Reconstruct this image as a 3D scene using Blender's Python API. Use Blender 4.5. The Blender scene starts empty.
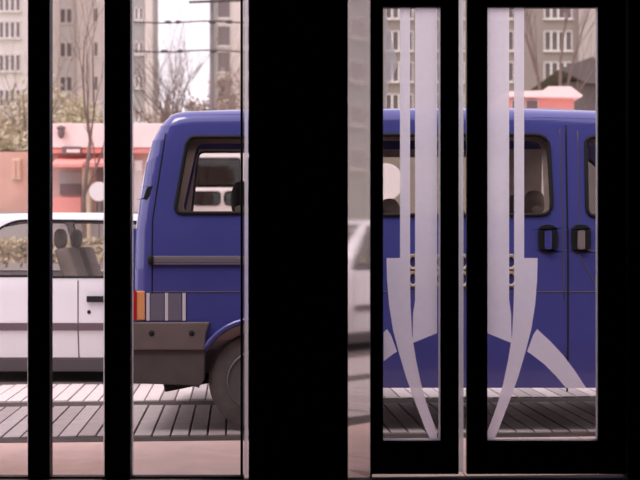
import bpy, bmesh, math, random
from mathutils import Vector
from mathutils.geometry import tessellate_polygon

R = math.radians
scene = bpy.context.scene
C = scene.collection
random.seed(7)

# ------------------------------------------------------------------ camera
CAMH, FPX = 1.18, 1250.0
cam_d = bpy.data.cameras.new('camera')
cam = bpy.data.objects.new('camera', cam_d)
C.objects.link(cam)
cam.location = (0, 0, CAMH)
cam.rotation_euler = (R(90), 0, 0)
cam_d.sensor_width = 36
cam_d.lens = FPX / 640 * 36
cam_d.clip_end = 600
cam_d.dof.use_dof = True
cam_d.dof.focus_distance = 7.6
cam_d.dof.aperture_fstop = 3.4
scene.camera = cam

# ------------------------------------------------------------------ sky, sun, exposure
world = bpy.data.worlds.new('overcast_sky')
scene.world = world
world.use_nodes = True
bg = world.node_tree.nodes['Background']
bg.inputs[0].default_value = (1.0, 0.93, 0.95, 1)
bg.inputs[1].default_value = 1.20
sun_d = bpy.data.lights.new('hazy_sun', 'SUN')
sun = bpy.data.objects.new('hazy_sun', sun_d)
C.objects.link(sun)
sun_d.energy = 1.5
sun_d.angle = R(25)
sun_d.color = (1.0, 0.94, 0.92)
sun.location = (-6, -8, 14)
sun.rotation_euler = Vector((0.50, 0.45, -1.15)).to_track_quat('-Z', 'Y').to_euler()
vs = scene.view_settings
vs.view_transform = 'Standard'
vs.look = 'None'
vs.gamma = 1
vs.use_curve_mapping = False
vs.exposure = 0.28


def X(px, d): return (px - 320) / FPX * d
def Z(py, d): return CAMH - (py - 240) / FPX * d


# ------------------------------------------------------------------ materials
def lin(c):
    return tuple(((v / 255) / 12.92 if v / 255 <= .04045 else ((v / 255 + .055) / 1.055) ** 2.4) for v in c)


MATS = {}
def mat(name, rgb, rough=.6, metal=0., noise=0., scale=8., coat=0., bump=0., spec=.5):
    """procedural surface: colour with a noise variation, optional fine relief"""
    if name in MATS: return MATS[name]
    m = bpy.data.materials.new(name)
    m.use_nodes = True
    nt = m.node_tree
    b = nt.nodes['Principled BSDF']
    c = lin(rgb)
    b.inputs['Base Color'].default_value = (*c, 1)
    b.inputs['Roughness'].default_value = rough
    b.inputs['Metallic'].default_value = metal
    b.inputs['Coat Weight'].default_value = coat
    b.inputs['Specular IOR Level'].default_value = spec
    if noise or bump:
        tc = nt.nodes.new('ShaderNodeTexCoord')
        n = nt.nodes.new('ShaderNodeTexNoise')
        n.inputs['Scale'].default_value = scale
        n.inputs['Detail'].default_value = 5
        nt.links.new(tc.outputs['Object'], n.inputs['Vector'])
        if noise:
            rp = nt.nodes.new('ShaderNodeValToRGB')
            rp.color_ramp.elements[0].position = .3
            rp.color_ramp.elements[1].position = .7
            rp.color_ramp.elements[0].color = (*[v * (1 - noise) for v in c], 1)
            rp.color_ramp.elements[1].color = (*[min(1, v * (1 + noise)) for v in c], 1)
            nt.links.new(n.outputs['Fac'], rp.inputs['Fac'])
            nt.links.new(rp.outputs['Color'], b.inputs['Base Color'])
        if bump:
            bp = nt.nodes.new('ShaderNodeBump')
            bp.inputs['Strength'].default_value = bump
            bp.inputs['Distance'].default_value = .01
            nt.links.new(n.outputs['Fac'], bp.inputs['Height'])
            nt.links.new(bp.outputs['Normal'], b.inputs['Normal'])
    MATS[name] = m
    return m


def glass_mat(name, tint=(1, 1, 1), gloss=.06, rough=.02):
    m = bpy.data.materials.new(name)
    m.use_nodes = True
    nt = m.node_tree
    nt.nodes.remove(nt.nodes['Principled BSDF'])
    t = nt.nodes.new('ShaderNodeBsdfTransparent')
    t.inputs[0].default_value = (*tint, 1)
    g = nt.nodes.new('ShaderNodeBsdfGlossy')
    g.inputs['Roughness'].default_value = rough
    fr = nt.nodes.new('ShaderNodeLayerWeight')      # Schlick falloff, the same from both faces of a pane
    fr.inputs['Blend'].default_value = .5
    pw = nt.nodes.new('ShaderNodeMath')
    pw.operation = 'POWER'
    pw.inputs[1].default_value = 5
    mu = nt.nodes.new('ShaderNodeMath')
    mu.operation = 'MULTIPLY_ADD'
    mu.use_clamp = True
    mu.inputs[1].default_value = .9
    mu.inputs[2].default_value = gloss
    nt.links.new(fr.outputs['Facing'], pw.inputs[0])
    mx = nt.nodes.new('ShaderNodeMixShader')
    nt.links.new(pw.outputs[0], mu.inputs[0])
    nt.links.new(mu.outputs[0], mx.inputs[0])
    nt.links.new(t.outputs[0], mx.inputs[1])
    nt.links.new(g.outputs[0], mx.inputs[2])
    nt.links.new(mx.outputs[0], nt.nodes['Material Output'].inputs['Surface'])
    MATS[name] = m
    return m


def film_mat(name, colour, clear):
    """white frosted film: scatters the daylight behind it, lets a little through"""
    m = bpy.data.materials.new(name)
    m.use_nodes = True
    nt = m.node_tree
    nt.nodes.remove(nt.nodes['Principled BSDF'])
    tr = nt.nodes.new('ShaderNodeBsdfTranslucent')
    tr.inputs[0].default_value = (*colour, 1)
    tp = nt.nodes.new('ShaderNodeBsdfTransparent')
    n = nt.nodes.new('ShaderNodeTexNoise')
    n.inputs['Scale'].default_value = 30
    tc = nt.nodes.new('ShaderNodeTexCoord')
    nt.links.new(tc.outputs['Object'], n.inputs['Vector'])
    mr = nt.nodes.new('ShaderNodeMapRange')
    mr.inputs['To Min'].default_value = clear - .04
    mr.inputs['To Max'].default_value = clear + .04
    nt.links.new(n.outputs['Fac'], mr.inputs['Value'])
    mx = nt.nodes.new('ShaderNodeMixShader')
    nt.links.new(mr.outputs[0], mx.inputs[0])
    nt.links.new(tr.outputs[0], mx.inputs[1])
    nt.links.new(tp.outputs[0], mx.inputs[2])
    nt.links.new(mx.outputs[0], nt.nodes['Material Output'].inputs['Surface'])
    MATS[name] = m
    return m


mat('dark_frame', (36, 30, 34), .55, noise=.2, scale=20)
mat('dark_wall', (36, 31, 34), .85, noise=.2, scale=4)
mat('dark_floor', (26, 22, 22), .7, noise=.2, scale=6)
mat('mirror_panel', (205, 200, 198), .05, metal=1.)
glass_mat('door_glass', (.97, .95, .98), .02)
glass_mat('car_glass', (.96, .95, .94), .02)
glass_mat('far_glass', (.78, .80, .79), .05)
film_mat('white_film', (1.0, .95, 1.0), .10)
film_mat('pale_film', (.62, .60, .60), .25)
film_mat('seal_halo_strip', (.9, .88, .9), .12)
mat('van_blue', (80, 82, 156), .22, coat=.8, noise=.05, scale=3)
mat('van_trim', (118, 104, 100), .6, noise=.12, scale=9, bump=.1)
mat('van_trim_dark', (92, 82, 80), .7, noise=.12, scale=9)
mat('rubber', (18, 17, 18), .75)
mat('tyre', (104, 94, 92), .85, noise=.15, scale=18)
mat('steel_wheel', (120, 116, 116), .45, metal=.6)
mat('rail_grey', (168, 154, 152), .4, metal=.4)
mat('seat_brown', (138, 122, 114), .9, noise=.15, scale=14)
mat('seat_dark', (46, 42, 42), .9, noise=.15, scale=14)
mat('headrest_pale', (222, 210, 202), .9, noise=.06, scale=14)
mat('van_lining', (204, 184, 172), .9, noise=.1, scale=10)
mat('lens_red', (205, 40, 38), .2, coat=.5)
mat('lens_amber', (255, 176, 120), .2, coat=.5)
mat('decal_grey', (120, 112, 130), .5)
mat('decal_light', (226, 218, 224), .5)
mat('decal_gold', (196, 178, 150), .5)
mat('car_white', (240, 234, 236), .3, coat=.5, noise=.02, scale=2)
mat('car_sill', (84, 74, 76), .8)
mat('car_line', (104, 84, 90), .7)
mat('bus_white', (232, 224, 222), .4, noise=.03, scale=2)
mat('sidewalk_pink', (226, 190, 180), .9, noise=.10, scale=5, bump=.1)
mat('sidewalk_pink_pale', (230, 198, 188), .9, noise=.08, scale=5, bump=.1)
mat('sidewalk_pink_warm', (222, 184, 170), .9, noise=.10, scale=5, bump=.1)
mat('paver_grey', (178, 166, 164), .9, noise=.10, scale=12, bump=.1)
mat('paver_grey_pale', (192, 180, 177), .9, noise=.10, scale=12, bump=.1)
mat('paver_grey_dark', (166, 152, 150), .9, noise=.10, scale=12, bump=.1)
mat('paver_sunlit', (226, 214, 210), .9, noise=.08, scale=12, bump=.1)  # sunlit look of the far paver row put into its colour
mat('underbody_bounce_grey', (168, 160, 157), .9, noise=.1, scale=5)  # pale tone chosen so undersides bounce light onto the ground under the van
mat('joint_soil', (104, 92, 88), .95, noise=.2, scale=12)
mat('gutter_asphalt', (74, 62, 60), .95, noise=.3, scale=7)
mat('road_asphalt', (204, 190, 186), .95, noise=.08, scale=1)
mat('lawn', (158, 156, 112), .95, noise=.18, scale=.35)
mat('plaster_pale', (222, 212, 209), .9, noise=.05, scale=.6)
mat('plaster_white', (228, 214, 210), .9, noise=.04, scale=.6)
mat('plaster_grey', (172, 168, 166), .9, noise=.06, scale=.6)
mat('plaster_brown', (150, 137, 132), .9, noise=.07, scale=.6)
mat('plaster_brown_pale', (182, 170, 166), .9, noise=.05, scale=.6)
mat('window_white', (240, 234, 232), .6)
mat('pane_dark', (128, 114, 116), .25)
mat('curtain_pane', (196, 184, 178), .5)
mat('kiosk_red', (236, 160, 150), .7, noise=.08, scale=2)
mat('kiosk_pink', (254, 222, 218), .7, noise=.06, scale=2)
mat('kiosk_orange', (216, 172, 156), .8, noise=.08, scale=2)
mat('kiosk_wall', (208, 176, 168), .8, noise=.06, scale=2)
mat('kiosk_dark', (120, 104, 104), .6)
mat('cream', (226, 208, 180), .8, noise=.06, scale=3)
mat('bark', (118, 100, 94), .95, noise=.2, scale=6)
mat('bark_pale', (142, 126, 118), .95, noise=.2, scale=6)
mat('twig', (140, 122, 114), .95)
mat('leaf_olive', (196, 184, 158), .9, noise=.15, scale=3)
mat('leaf_brown', (164, 144, 132), .9, noise=.15, scale=3)
mat('wire_dark', (70, 60, 62), .7)
mat('pole_grey', (120, 110, 110), .6)
mat('roof_dark', (104, 94, 94), .85, noise=.12, scale=1)


# ------------------------------------------------------------------ mesh helpers
def mk(name, vf, material, parent=None, smooth=False, bevel=0., loc=None):
    v, f = vf
    me = bpy.data.meshes.new(name)
    me.from_pydata([tuple(p) for p in v], [], f)
    me.update()
    bm = bmesh.new()
    bm.from_mesh(me)
    bmesh.ops.recalc_face_normals(bm, faces=bm.faces[:])
    if bevel:
        bmesh.ops.bevel(bm, geom=bm.edges[:], offset=bevel, segments=2, affect='EDGES', profile=.6)
    bm.to_mesh(me)
    bm.free()
    if smooth:
        for p in me.polygons: p.use_smooth = True
    if smooth == 'angle':
        me.set_sharp_from_angle(angle=R(35))
    me.materials.append(MATS[material])
    o = bpy.data.objects.new(name, me)
    C.objects.link(o)
    if parent is not None: o.parent = parent
    if loc: o.location = loc
    return o


def tag(o, label=None, cat=None, group=None, kind=None):
    if label: o['label'] = label
    if cat: o['category'] = cat
    if group: o['group'] = group
    if kind: o['kind'] = kind
    return o


def empty(name, loc=(0, 0, 0), rz=0):
    o = bpy.data.objects.new(name, None)
    C.objects.link(o)
    o.location = loc
    o.rotation_euler = (0, 0, rz)
    o.empty_display_size = .1
    return o


def join(*parts):
    v, f = [], []
    for pv, pf in parts:
        n = len(v)
        v += list(pv)
        f += [tuple(i + n for i in q) for q in pf]
    return v, f


def box(x0, x1, y0, y1, z0, z1):
    v = [(x, y, z) for x in (x0, x1) for y in (y0, y1) for z in (z0, z1)]
    f = [(0, 1, 3, 2), (4, 6, 7, 5), (0, 4, 5, 1), (2, 3, 7, 6), (0, 2, 6, 4), (1, 5, 7, 3)]
    return v, f


def sheet(x0, x1, y, z0, z1):
    return [(x0, y, z0), (x1, y, z0), (x1, y, z1), (x0, y, z1)], [(0, 1, 2, 3)]


def prism_xz(poly, y0, y1):
    """closed XZ outline given thickness along Y (concave outlines are fine)"""
    n = len(poly)
    tris = tessellate_polygon([[Vector((p[0], p[1], 0)) for p in poly]])
    v = [(p[0], y0, p[1]) for p in poly] + [(p[0], y1, p[1]) for p in poly]
    f = [tuple(t) for t in tris] + [tuple(i + n for i in t) for t in tris]
    f += [(i, (i + 1) % n, (i + 1) % n + n, i + n) for i in range(n)]
    return v, f


def tube(pts, rad, n=6, closed=False):
    pts = [Vector(p) for p in pts]
    m = len(pts)
    rr = rad if isinstance(rad, (list, tuple)) else [rad] * m
    v, f = [], []
    for i, p in enumerate(pts):
        if closed:
            d = pts[(i + 1) % m] - pts[i - 1]
        else:
            d = pts[min(i + 1, m - 1)] - pts[max(i - 1, 0)]
        d.normalize()
        u = d.cross(Vector((0, 0, 1)) if abs(d.z) < .9 else Vector((0, 1, 0))).normalized()
        w = d.cross(u)
        for k in range(n):
            a = 2 * math.pi * k / n
            v.append(p + rr[i] * (math.cos(a) * u + math.sin(a) * w))
    for i in range(m if closed else m - 1):
        j = (i + 1) % m
        for k in range(n):
            f.append((i * n + k, i * n + (k + 1) % n, j * n + (k + 1) % n, j * n + k))
    if not closed:
        f.append(tuple(range(n)))
        f.append(tuple((m - 1) * n + k for k in range(n)))
    return v, f


def lathe_y(profile, n=32):
    """profile (radius, y) spun about the Y axis"""
    v, f = [], []
    m = len(profile)
    for r, y in profile:
        for k in range(n):
            a = 2 * math.pi * k / n
            v.append((r * math.cos(a), y, r * math.sin(a)))
    for i in range(m - 1):
        for k in range(n):
            f.append((i * n + k, i * n + (k + 1) % n, (i + 1) * n + (k + 1) % n, (i + 1) * n + k))
    f.append(tuple(range(n)))
    f.append(tuple((m - 1) * n + k for k in range(n)))
    return v, f


def ball(c, rx, ry, rz, n=10, m=7, power=1.0):
    v, f = [], []
    for i in range(m + 1):
        t = math.pi * i / m
        for k in range(n):
            a = 2 * math.pi * k / n
            sg = lambda q: math.copysign(abs(q) ** power, q)
            v.append((c[0] + rx * sg(math.sin(t)) * sg(math.cos(a)), c[1] + ry * sg(math.sin(t)) * sg(math.sin(a)), c[2] + rz * sg(math.cos(t))))
    for i in range(m):
        for k in range(n):
            f.append((i * n + k, i * n + (k + 1) % n, (i + 1) * n + (k + 1) % n, (i + 1) * n + k))
    return v, f


def round_poly(pts, r, n=4):
    """round the corners of a 2-D polygon"""
    out = []
    m = len(pts)
    for i in range(m):
        a, b, c = Vector(pts[i - 1]), Vector(pts[i]), Vector(pts[(i + 1) % m])
        da, dc = (a - b), (c - b)
        k = min(r, da.length * .45, dc.length * .45)
        p, q = b + da.normalized() * k, b + dc.normalized() * k
        for j in range(n + 1):
            t = j / n
            out.append(tuple((1 - t) ** 2 * p + 2 * t * (1 - t) * b + t * t * q))
    return out


# ------------------------------------------------------------------ vehicle shell helpers
def interp(tab, x):
    if x <= tab[0][0]: return tab[0][1]
    for (a, fa), (b, fb) in zip(tab, tab[1:]):
        if x <= b: return fa + (fb - fa) * (x - a) / (b - a)
    return tab[-1][1]


def side_sheet(outline, holes, wfun, side, xs, zs, thick=.03):
    """car side: outline in XZ with window holes, curved by wfun(x, z), with real thickness"""
    loops = [[Vector((p[0], 0, p[1])) for p in outline]] + [[Vector((p[0], 0, p[1])) for p in h] for h in holes]
    flat = [p for l in loops for p in l]
    tris = tessellate_polygon([[Vector((p.x, p.z, 0)) for p in l] for l in loops])
    bm = bmesh.new()
    vs_ = [bm.verts.new(p) for p in flat]
    for t in tris:
        try: bm.faces.new([vs_[i] for i in t])
        except ValueError: pass
    for x in xs:
        bmesh.ops.bisect_plane(bm, geom=bm.verts[:] + bm.edges[:] + bm.faces[:], dist=1e-5, plane_co=(x, 0, 0), plane_no=(1, 0, 0))
    for z in zs:
        bmesh.ops.bisect_plane(bm, geom=bm.verts[:] + bm.edges[:] + bm.faces[:], dist=1e-5, plane_co=(0, 0, z), plane_no=(0, 0, 1))
    bmesh.ops.remove_doubles(bm, verts=bm.verts[:], dist=1e-5)
    bm.verts.index_update()
    v = [(q.co.x, side * wfun(q.co.x, q.co.z), q.co.z) for q in bm.verts]
    n = len(v)
    v += [(p[0], p[1] - side * thick, p[2]) for p in v]
    f = [tuple(q.index for q in fc.verts) for fc in bm.faces]
    f += [tuple(i + n for i in q) for q in f]
    for e in bm.edges:
        if len(e.link_faces) == 1:
            a, b = e.verts[0].index, e.verts[1].index
            f.append((a, b, b + n, a + n))
    bm.free()
    return v, f


def cross_strip(pts, wfun, cols=(-1, -.5, 0, .5, 1), thick=.03, centre=(0, 1.)):
    """skin that spans the vehicle from side to side along silhouette points; cols are fractions of half width"""
    v, f = [], []
    nc = len(cols)
    n = len(pts) * nc
    for lay in (0, 1):
        for i, (x, z) in enumerate(pts):
            a, b = Vector(pts[max(i - 1, 0)]), Vector(pts[min(i + 1, len(pts) - 1)])
            t = (b - a).normalized()
            nn = Vector((-t.y, t.x))
            if nn.dot(Vector((x, z)) - Vector(centre)) < 0: nn = -nn
            q = Vector((x, z)) - nn * thick * lay
            w = wfun(x, z)
            for c in cols: v.append((q.x, c * w, q.y))
    for lay in (0, 1):
        for i in range(len(pts) - 1):
            for k in range(nc - 1):
                a = lay * n + i * nc + k
                f.append((a, a + 1, a + nc + 1, a + nc))
    ring = [i * nc for i in range(len(pts))] + [(len(pts) - 1) * nc + k for k in range(1, nc)] + [i * nc + nc - 1 for i in range(len(pts) - 2, -1, -1)] + [k for k in range(nc - 2, 0, -1)]
    for i in range(len(ring)):
        a, b = ring[i], ring[(i + 1) % len(ring)]
        f.append((a, b, b + n, a + n))
    return v, f


def side_pane(poly, wfun, side, inset=.012, thick=.004):
    t = tessellate_polygon([[Vector((p[0], p[1], 0)) for p in poly]])
    n = len(poly)
    v = [(p[0], side * (wfun(p[0], p[1]) - inset), p[1]) for p in poly]
    v += [(p[0], side * (wfun(p[0], p[1]) - inset - thick), p[1]) for p in poly]
    f = [tuple(q) for q in t] + [tuple(i + n for i in q) for q in t]
    f += [(i, (i + 1) % n, (i + 1) % n + n, i + n) for i in range(n)]
    return v, f


def side_seal(poly, wfun, side, r=.012):
    return tube([(p[0], side * (wfun(p[0], p[1]) + .001), p[1]) for p in poly], r, 6, closed=True)


def arch(cx, cz, r, zb, n=14):
    """points of a wheel-arch cut from right to left at sill height zb"""
    a0 = math.asin((zb - cz) / r)
    return [(cx + r * math.cos(a0 + (math.pi - 2 * a0) * i / n), cz + r * math.sin(a0 + (math.pi - 2 * a0) * i / n)) for i in range(n + 1)]


def wheel(parent, x, y, r, w, side):
    """tyre > rim > hub, axis along Y; side -1 faces the camera"""
    t = mk('tyre', lathe_y([(r * .62, -w / 2), (r * .70, -w / 2 - .005), (r * .93, -w / 2 + .01), (r, -w / 4), (r, w / 4), (r * .93, w / 2 - .01), (r * .70, w / 2 + .005), (r * .62, w / 2)], 40), 'tyre', parent, smooth='angle', loc=(x, y, r))
    s = side
    rim = mk('rim', lathe_y([(r * .63, s * (w / 2 + .004)), (r * .60, s * (w / 2 + .012)), (r * .55, s * (w / 2 - .015)), (r * .42, s * (w / 2 - .035)), (r * .24, s * (w / 2 - .01)), (r * .20, s * (w / 2 + .01)), (r * .05, s * (w / 2 + .016))], 32), 'steel_wheel', t, smooth='angle')
    for k in range(5):
        a = k * 2 * math.pi / 5
    return t


# ================================================================== SETTING: the dark room
DF = 6.20                      # facade plane
def fx(px): return X(px, DF)
def fz(py): return Z(py, DF)

RX, RT, RB = 2.6, 2.62, -1.6
tag(mk('floor', box(-RX, RX, RB, DF + .06, -.12, 0), 'dark_floor'), kind='structure')
tag(mk('ceiling', box(-RX - .2, RX + .2, RB - .2, DF + .12, RT, RT + .16), 'dark_wall'), kind='structure')
tag(mk('wall_left', box(-RX - .2, -RX, RB, DF + .06, -.12, RT), 'dark_wall'), kind='structure')
tag(mk('wall_right', box(RX, RX + .2, RB, DF + .06, -.12, RT), 'dark_wall'), kind='structure')
tag(mk('wall_back', box(-RX - .2, RX + .2, RB - .2, RB, -.12, RT), 'dark_wall'), kind='structure')
tag(mk('wall_front_left', box(-RX, fx(-48), DF - .06, DF + .06, 0, RT), 'dark_wall'), kind='structure')
tag(mk('wall_front_right', box(fx(626), RX, DF - .06, DF + .06, 0, RT), 'dark_wall'), kind='structure')
tag(mk('wall_front_head', box(fx(-48), fx(626), DF - .06, DF + .06, fz(-30), RT), 'dark_wall'), kind='structure')
HEAD = fz(-30)

# pillar between the glazed screen and the doors
pil = tag(mk('pillar', box(X(248.5, DF - .25), X(348, DF - .25), DF - .25, DF + .0, 0, HEAD), 'dark_wall', bevel=.006), kind='structure')
tag(pil, 'broad dark pillar between the barred window and the glass doors')

# glazed screen left of the pillar
win = tag(empty('window_1', (fx(100), DF, 0)), kind='structure')
tag(win, 'tall dark-framed window screen with two upright bars left of the pillar')
def wl(vf):  # into the local space of an empty at (fx(100), DF, 0)
    v, f = vf
    return [(p[0] - fx(100), p[1] - DF, p[2]) for p in v], f
for a, b in ((-48, -22), (30, 52), (106, 132), (240.5, 243)):
    w_ = .012 if a > 200 else .05
    mk('mullion', wl(box(fx(a), fx(b), DF - w_, DF + .02, 0, HEAD)), 'dark_frame', win, bevel=.004)
mk('bottom_rail', wl(box(fx(-22), fx(244), DF - .03, DF + .02, 0, .012)), 'dark_frame', win)
for a, b in ((-22, 30), (52, 106), (132, 249)):
    mk('glass_pane', wl(box(fx(a), fx(b), DF + .004, DF + .010, .012, HEAD)), 'door_glass', win)
for a, b in ((27.4, 30), (103.4, 106), (132, 133.4), (244.4, 248)):
    mk('seal_halo_strip', wl(sheet(fx(a), fx(b), DF + .001, .012, HEAD)), 'seal_halo_strip', win)  # strips beside the bars added for bright edge halos; pillar one a seal

# narrow mirrored reveal between pillar and door
def dirpt(a, t): return (fx(370) - math.sin(R(a)) * t, DF + math.cos(R(a)) * t)
pa = 26
tl = (fx(370) - fx(348)) / (math.sin(R(pa)) + (fx(348) / DF) * math.cos(R(pa)))
p0, p1 = dirpt(pa, 0), dirpt(pa, tl)
nx, ny = math.cos(R(pa)) * .012, math.sin(R(pa)) * .012
mir = mk('side_panel', ([(p[0] + k * nx, p[1] + k * ny, z) for p in (p0, p1) for k in (0, 1) for z in (.0, HEAD)], [(0, 1, 5, 4), (2, 6, 7, 3), (0, 4, 6, 2), (1, 3, 7, 5), (0, 2, 3, 1), (4, 5, 7, 6)]), 'mirror_panel')
cg = mk('glass_pane', ([(q[0] + k, q[1], z) for q in ((fx(346), DF + .001), p1) for k in (-.006, 0) for z in (.0, HEAD)], [(0, 1, 5, 4), (2, 6, 7, 3), (0, 4, 6, 2), (1, 3, 7, 5), (0, 2, 3, 1), (4, 5, 7, 6)]), 'door_glass', mir)
tag(mir, 'narrow polished panel beside the pillar that mirrors the street', kind='structure')


# ------------------------------------------------------------------ glass doors with white film
def mirror_px(poly): return [(924 - p[0], p[1]) for p in poly]

stripe_wide = [(487, 8), (509, 8), (509, 300), (511, 314), (522, 319), (537, 329), (550, 341), (563, 355), (575, 371), (586, 388), (566, 388), (556, 376), (544, 364), (531, 354), (517, 346), (504, 340), (487, 333)]
stripe_wide_upper = [(487, 8), (509, 8), (509, 300), (511, 314), (511.5, 343), (504, 340), (487, 333)]
arc_band = [(537, 329), (550, 341), (563, 355), (575, 371), (586, 388), (566, 388), (556, 376), (544, 364), (531, 354), (527, 351.5), (533, 335)]
blade = [(514, 8), (524, 8), (524, 258), (537.5, 258), (537, 280), (535, 305), (531, 330), (525, 353), (518, 377), (509, 402), (499, 428), (494, 439), (487, 439), (487, 432), (496, 408), (503, 384), (508, 360), (512, 335), (513.5, 305), (514, 280)]

def clip_left(poly, x):
    out = []
    n = len(poly)
    for i in range(n):
        a, b = poly[i], poly[(i + 1) % n]
        if a[0] >= x: out.append(a)
        if (a[0] >= x) != (b[0] >= x):
            t = (x - a[0]) / (b[0] - a[0])
            out.append((x, a[1] + t * (b[1] - a[1])))
    return out

def leaf_door(name, label, a, g0, g1, b, films, curve=None):
    root = tag(empty(name, (fx(a), DF, 0)), label, kind='structure')
    ox = fx(a)
    L = lambda vf: ([(p[0] - ox, p[1] - DF, p[2]) for p in vf[0]], vf[1])
    zb, zt = fz(440), fz(8)
    zbot, ztop = .022, fz(-28)
    mk('stile', L(box(fx(a), fx(g0), DF - .022, DF + .022, zbot, ztop)), 'dark_frame', root, bevel=.004)
    mk('stile', L(box(fx(g1), fx(b), DF - .022, DF + .022, zbot, ztop)), 'dark_frame', root, bevel=.004)
    mk('bottom_rail', L(box(fx(g0), fx(g1), DF - .022, DF + .022, zbot, zb)), 'dark_frame', root, bevel=.004)
    mk('top_rail', L(box(fx(g0), fx(g1), DF - .022, DF + .022, zt, ztop)), 'dark_frame', root, bevel=.004)
    mk('glass_pane', L(box(fx(g0), fx(g1), DF - .003, DF + .003, zb, zt)), 'door_glass', root)
    edge_strips = [sheet(fx(g0), fx(g1), DF - .010, zb, fz(438.2)), sheet(fx(g1 - 1.8), fx(g1), DF - .010, zb, zt)]
    mk('glass_edge_strip', L(join(*edge_strips)), 'seal_halo_strip', root)  # pale strips along the bottom and right edge of the glass
    for nm, poly, mt in films:
        pts = [(fx(p[0]), fz(p[1])) for p in poly]
        tri = tessellate_polygon([[Vector((p[0], p[1], 0)) for p in pts]])
        mk(nm, L(([(p[0], DF - .0036, p[1]) for p in pts], [tuple(t) for t in tri])), mt, root)
    return root

right_films = [('film_stripe', stripe_wide_upper, 'white_film'), ('film_arc', arc_band, 'white_film'), ('film_blade', blade, 'white_film')]
left_films = [(n_, clip_left(mirror_px(p_), 383.5), m_) for n_, p_, m_ in right_films]
left_films.append(('film_curve', [(383.5, 9), (386, 9), (388, 25), (392, 42), (396, 55), (397.5, 66), (394, 74), (389, 83), (387, 95), (386.5, 109), (383.5, 109)], 'pale_film'))
leaf_door('door_1', 'narrow glass door leaf beside the pillar, with white film stripes', 370, 383, 440, 458.3, left_films)
leaf_door('door_2', 'wide glass door leaf with white film stripes and curved blade', 466.3, 487, 597, 625, right_films)
tag(mk('trim_1', box(fx(369.5), fx(626), DF - .05, DF + .05, fz(-28), HEAD), 'dark_frame'), 'dark door head above both glass leaves', kind='structure')
seal = mk('seal_halo_strip', sheet(fx(458.3), fx(463.5), DF, .03, fz(-28)), 'seal_halo_strip', None)
tag(seal, 'pale upright brush seal closing the gap between the two door leaves', 'door seal')

# ================================================================== GROUND
RZ = R(3.9)
grd = empty('pavement', (0, 7.62, 0), RZ)
tag(grd, 'grey paved parking strip of long narrow pavers under the van', kind='structure')
mk('bed', box(-14, 14, -.24, 4.6, -.12, -.022), 'joint_soil', grd)
mk('gutter', box(-14, 14, -.23, .02, -.022, -.012), 'gutter_asphalt', grd)
mk('gutter', box(-14, 14, 1.42, 1.68, -.022, -.010), 'gutter_asphalt', grd)
pv = None
pitch = .112
for row, (y0, y1, xa, xb) in enumerate(((.02, 1.40, -2.7, 3.0), (1.70, 2.75, -3.2, 3.0))):
    o0 = mk('paver', box(-pitch / 2 + .006, pitch / 2 - .006, 0, y1 - y0, -.05, 0), 'paver_grey', grd, bevel=.004)
    meshes = [o0.data]
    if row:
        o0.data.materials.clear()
        o0.data.materials.append(MATS['paver_sunlit'])
    for nm in (('paver_sunlit', 'paver_grey_pale') if row else ('paver_grey_pale', 'paver_grey_dark')):
        m2 = o0.data.copy()
        m2.materials.clear()
        m2.materials.append(MATS[nm])
        meshes.append(m2)
    n = int((xb - xa) / pitch)
    for i in range(n):
        o = o0 if i == 0 else o0.copy()
        if i:
            C.objects.link(o)
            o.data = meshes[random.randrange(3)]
        o.location = (xa + pitch * (i + .5), y0, random.uniform(-.004, .002))
    # the same paving beyond the view
    rest = [box(x + .006, x + pitch - .006, y0, y1, -.05, -.001) for s_ in range(60) for x in (xa - pitch * (s_ + 1), xa + pitch * (n + s_))]
    tag(mk('outer_pavers', join(*rest), 'paver_grey', grd), kind='stuff')

sw = empty('sidewalk', (0, 7.40, 0), RZ)
tag(sw, 'pinkish slab sidewalk right outside the glass front', kind='structure')
mk('bed', box(-14, 14, -2.4, 0, -.12, -.02), 'joint_soil', sw)
mats3 = ['sidewalk_pink', 'sidewalk_pink_pale', 'sidewalk_pink_warm']
o0 = mk('slab', box(-.447, .447, -.597, 0, -.05, 0), 'sidewalk_pink', sw, bevel=.003)
sm = [o0.data]
for nm in mats3[1:]:
    m2 = o0.data.copy(); m2.materials.clear(); m2.materials.append(MATS[nm]); sm.append(m2)
for r_ in range(2):
    for i in range(-5, 6):
        o = o0 if (r_ == 0 and i == -5) else o0.copy()
        if o is not o0:
            C.objects.link(o)
            o.data = sm[random.randrange(3)]
        o.location = (i * .9 + .2, -.002 - .6 * r_, random.uniform(-.002, .001))
tag(mk('road', box(-70, 70, 12.2, 44, -.2, -.03), 'road_asphalt'), 'pale road behind the parked vehicles', kind='structure')
tag(mk('lawn', box(-160, 160, 44, 260, -.4, .02), 'lawn'), 'olive lawn in front of the apartment blocks', kind='structure')
tag(mk('ground', box(-160, 160, -60, 260, -.9, -.42), 'gutter_asphalt'), 'bare ground under the whole street', kind='structure')

# ================================================================== BLUE VAN
VX, VY0 = X(130, 7.67), 7.67
VW = .92
van = empty('van', (VX, VY0 + VW, 0))
tag(van, 'blue passenger van with dark bumper parked right outside the doors', 'van')
sil_rear = [(.03, .36), (.012, .68), (.012, 1.0), (.018, 1.25), (.035, 1.42), (.075, 1.66), (.115, 1.80), (.16, 1.89), (.23, 1.965)]
sil_roof = [(.23, 1.965), (.26, 1.973), (.29, 1.979), (.32, 1.985), (.35, 1.9863), (.6, 1.997), (1.6, 2.005), (2.6, 2.005), (3.0, 1.985), (3.18, 1.93)]
sil_wind = [(3.18, 1.93), (3.55, 1.60), (3.92, 1.27)]
sil_nose = [(3.92, 1.27), (4.2, 1.16), (4.5, 1.02), (4.64, .86), (4.69, .65), (4.68, .42), (4.6, .28)]
v_top = sil_roof + sil_wind[1:] + sil_nose[1:5]
v_rear = [(z, x) for x, z in sil_rear]
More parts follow.
